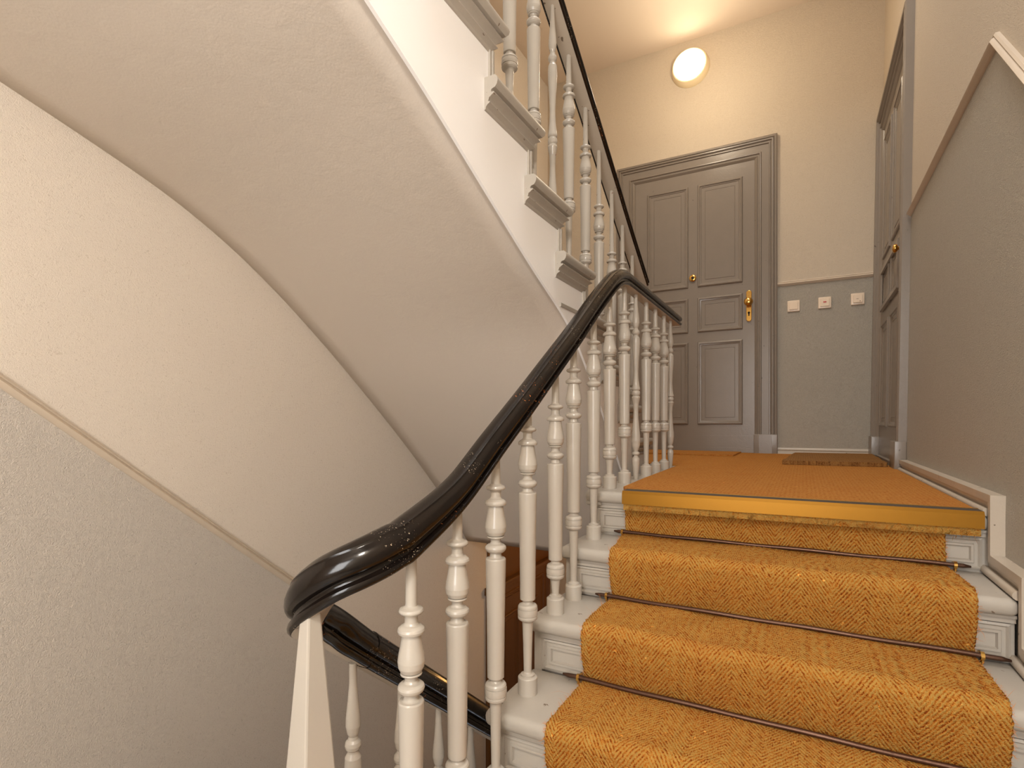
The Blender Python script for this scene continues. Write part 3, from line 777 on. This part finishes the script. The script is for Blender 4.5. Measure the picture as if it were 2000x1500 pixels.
# brown door in the left wall of the storey below
d3 = structure(empty('door_3', (XLW, 4.35, -4.05)))
mb = MB(); moulded_casing(mb, 3.78, 4.98, -4.05, -1.37, .175, XLW, 'x', 1, CP)
mb.box(XLW, XLW+.012, 3.80, 4.99, -1.36, -.93); mb.box(XLW, XLW+.07, 3.76, 4.99, -1.385, -1.36, .004); mb.box(XLW, XLW+.05, 3.76, 4.99, -1.42, -1.385)  # brown board above the cornice paints in orange lamp glow on the wall
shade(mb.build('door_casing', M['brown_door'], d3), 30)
lf3 = MB().box(XLW-.01, XLW+.01, 3.95, 4.81, -4.05, -1.54).build('door_leaf', M['brown_door'], d3)
mb = MB(); panel_set(mb, [(4.03, 4.33), (4.43, 4.73)], [(-2.6, -1.68), (-3.02, -2.70), (-3.85, -3.12)], XLW+.01, 'x', 1)
shade(mb.build('door_panels', M['brown_door'], lf3), 25)

# ------------------------------------------------------------------ switches
def switch(x, z, label, red=False):
    e = tag(empty('light_switch', (x, YF, z-.045)), label, 'switch', 'ivory wall switches beside the taupe door')
    shade(MB().box(x-.046, x+.046, YF-.012, YF, z-.046, z+.046, .006).build('switch_frame', M['ivory'], e), 40)
    r = MB()
    V = [(x-.031, YF-.012, z-.031), (x+.031, YF-.012, z-.031), (x+.031, YF-.012, z+.031), (x-.031, YF-.012, z+.031),
         (x-.029, YF-.021, z-.029), (x+.029, YF-.021, z-.029), (x+.029, YF-.015, z+.029), (x-.029, YF-.015, z+.029)]
    r.add(V, [(0,1,5,4),(1,2,6,5),(2,3,7,6),(3,0,4,7),(4,5,6,7),(3,2,1,0)])
    rk = r.build('rocker', M['ivory'], e)
    if red:
        mb = MB(); mb.box(x-.010, x-.001, YF-.0205, YF-.016, z-.001, z+.010); mb.box(x+.001, x+.010, YF-.0205, YF-.016, z-.001, z+.010)
        mb.build('indicator', M['red'], rk)
    return e
switch(-.074, .958, 'ivory rocker switch nearest the taupe panelled door')
switch(.148, .962, 'middle ivory switch with a small red indicator window', True)
s3 = switch(.371, .968, 'ivory rocker switch nearest the corner and right-hand door frame')
MB().box(.383, .389, YF-.0215, YF-.018, .946, .951).box(.362, .376, YF-.0205, YF-.017, .967, .9685).build('switch_mark', M['rod'], s3)

# ------------------------------------------------------------------ wall lamp
def lamp(x, y, z, label):
    e = tag(empty('wall_lamp', (x, y, z-.16)), label, 'lamp')
    shade(MB().lathe([(.165, 0), (.165, -.010), (.158, -.030), (.150, -.060), (.146, -.068), (.138, -.071), (.134, -.066)], (x, y, z), 48, 0, 'y').build('lamp_rim', M['white_metal'], e), 40)
    shade(MB().lathe([(.134, -.060), (.134, -.074), (.126, -.084), (.10, -.094), (.05, -.100), (.005, -.101)], (x, y, z), 48, 0, 'y').build('lamp_diffuser', M['lamp'], e), 60)
    return e
lamp(-.892, YF, 3.17, 'round white glowing wall lamp high above the taupe panelled door')
l2 = lamp(0, 0, 0, 'round lamp on the ceiling behind the camera'); l2.name = 'ceiling_lamp'; l2.location = (.22, -.26, 1.42); l2.rotation_euler = (PI/2, 0, 0)
point('wall_lamp_light', (-.70, YF-.75, 2.80), 18, (1, .84, .62), .12)
point('lower_lamp_light', (-1.1, YF-.30, -1.0), 14, (1, .52, .16), .1)

# ------------------------------------------------------------------ doormats
def doormat(name, poly, z0, h, mat, label, rag=.004, fringe=0):
    # subdivided outline with a slightly ragged edge
    pts = []
    for (a, b) in zip(poly, poly[1:]+poly[:1]):
        n = max(2, int(math.dist(a, b)/.02))
        for k in range(n):
            t = k/n; pts.append((a[0]+(b[0]-a[0])*t+random.uniform(-rag, rag), a[1]+(b[1]-a[1])*t+random.uniform(-rag, rag)))
    mb = MB(); mb.prism(pts, 'z', z0, z0+h)
    o = mb.build(name, mat); grid_uv(o); return tag(o, label, 'doormat')
doormat('doormat', [(-.115, 3.70), (.425, 3.76), (.445, 4.80), (-.06, 4.72)], ZL+.012, .024, M['mat'], 'thick brown coir doormat lying in front of the right-hand door', .007)
doormat('doormat', [(-1.36, 4.42), (-.47, 4.40), (-.47, 4.94), (-1.36, 4.94)], ZL+.012, .010, M['coir_flat'], 'thin orange coir doormat lying in front of the taupe panelled door', .003)
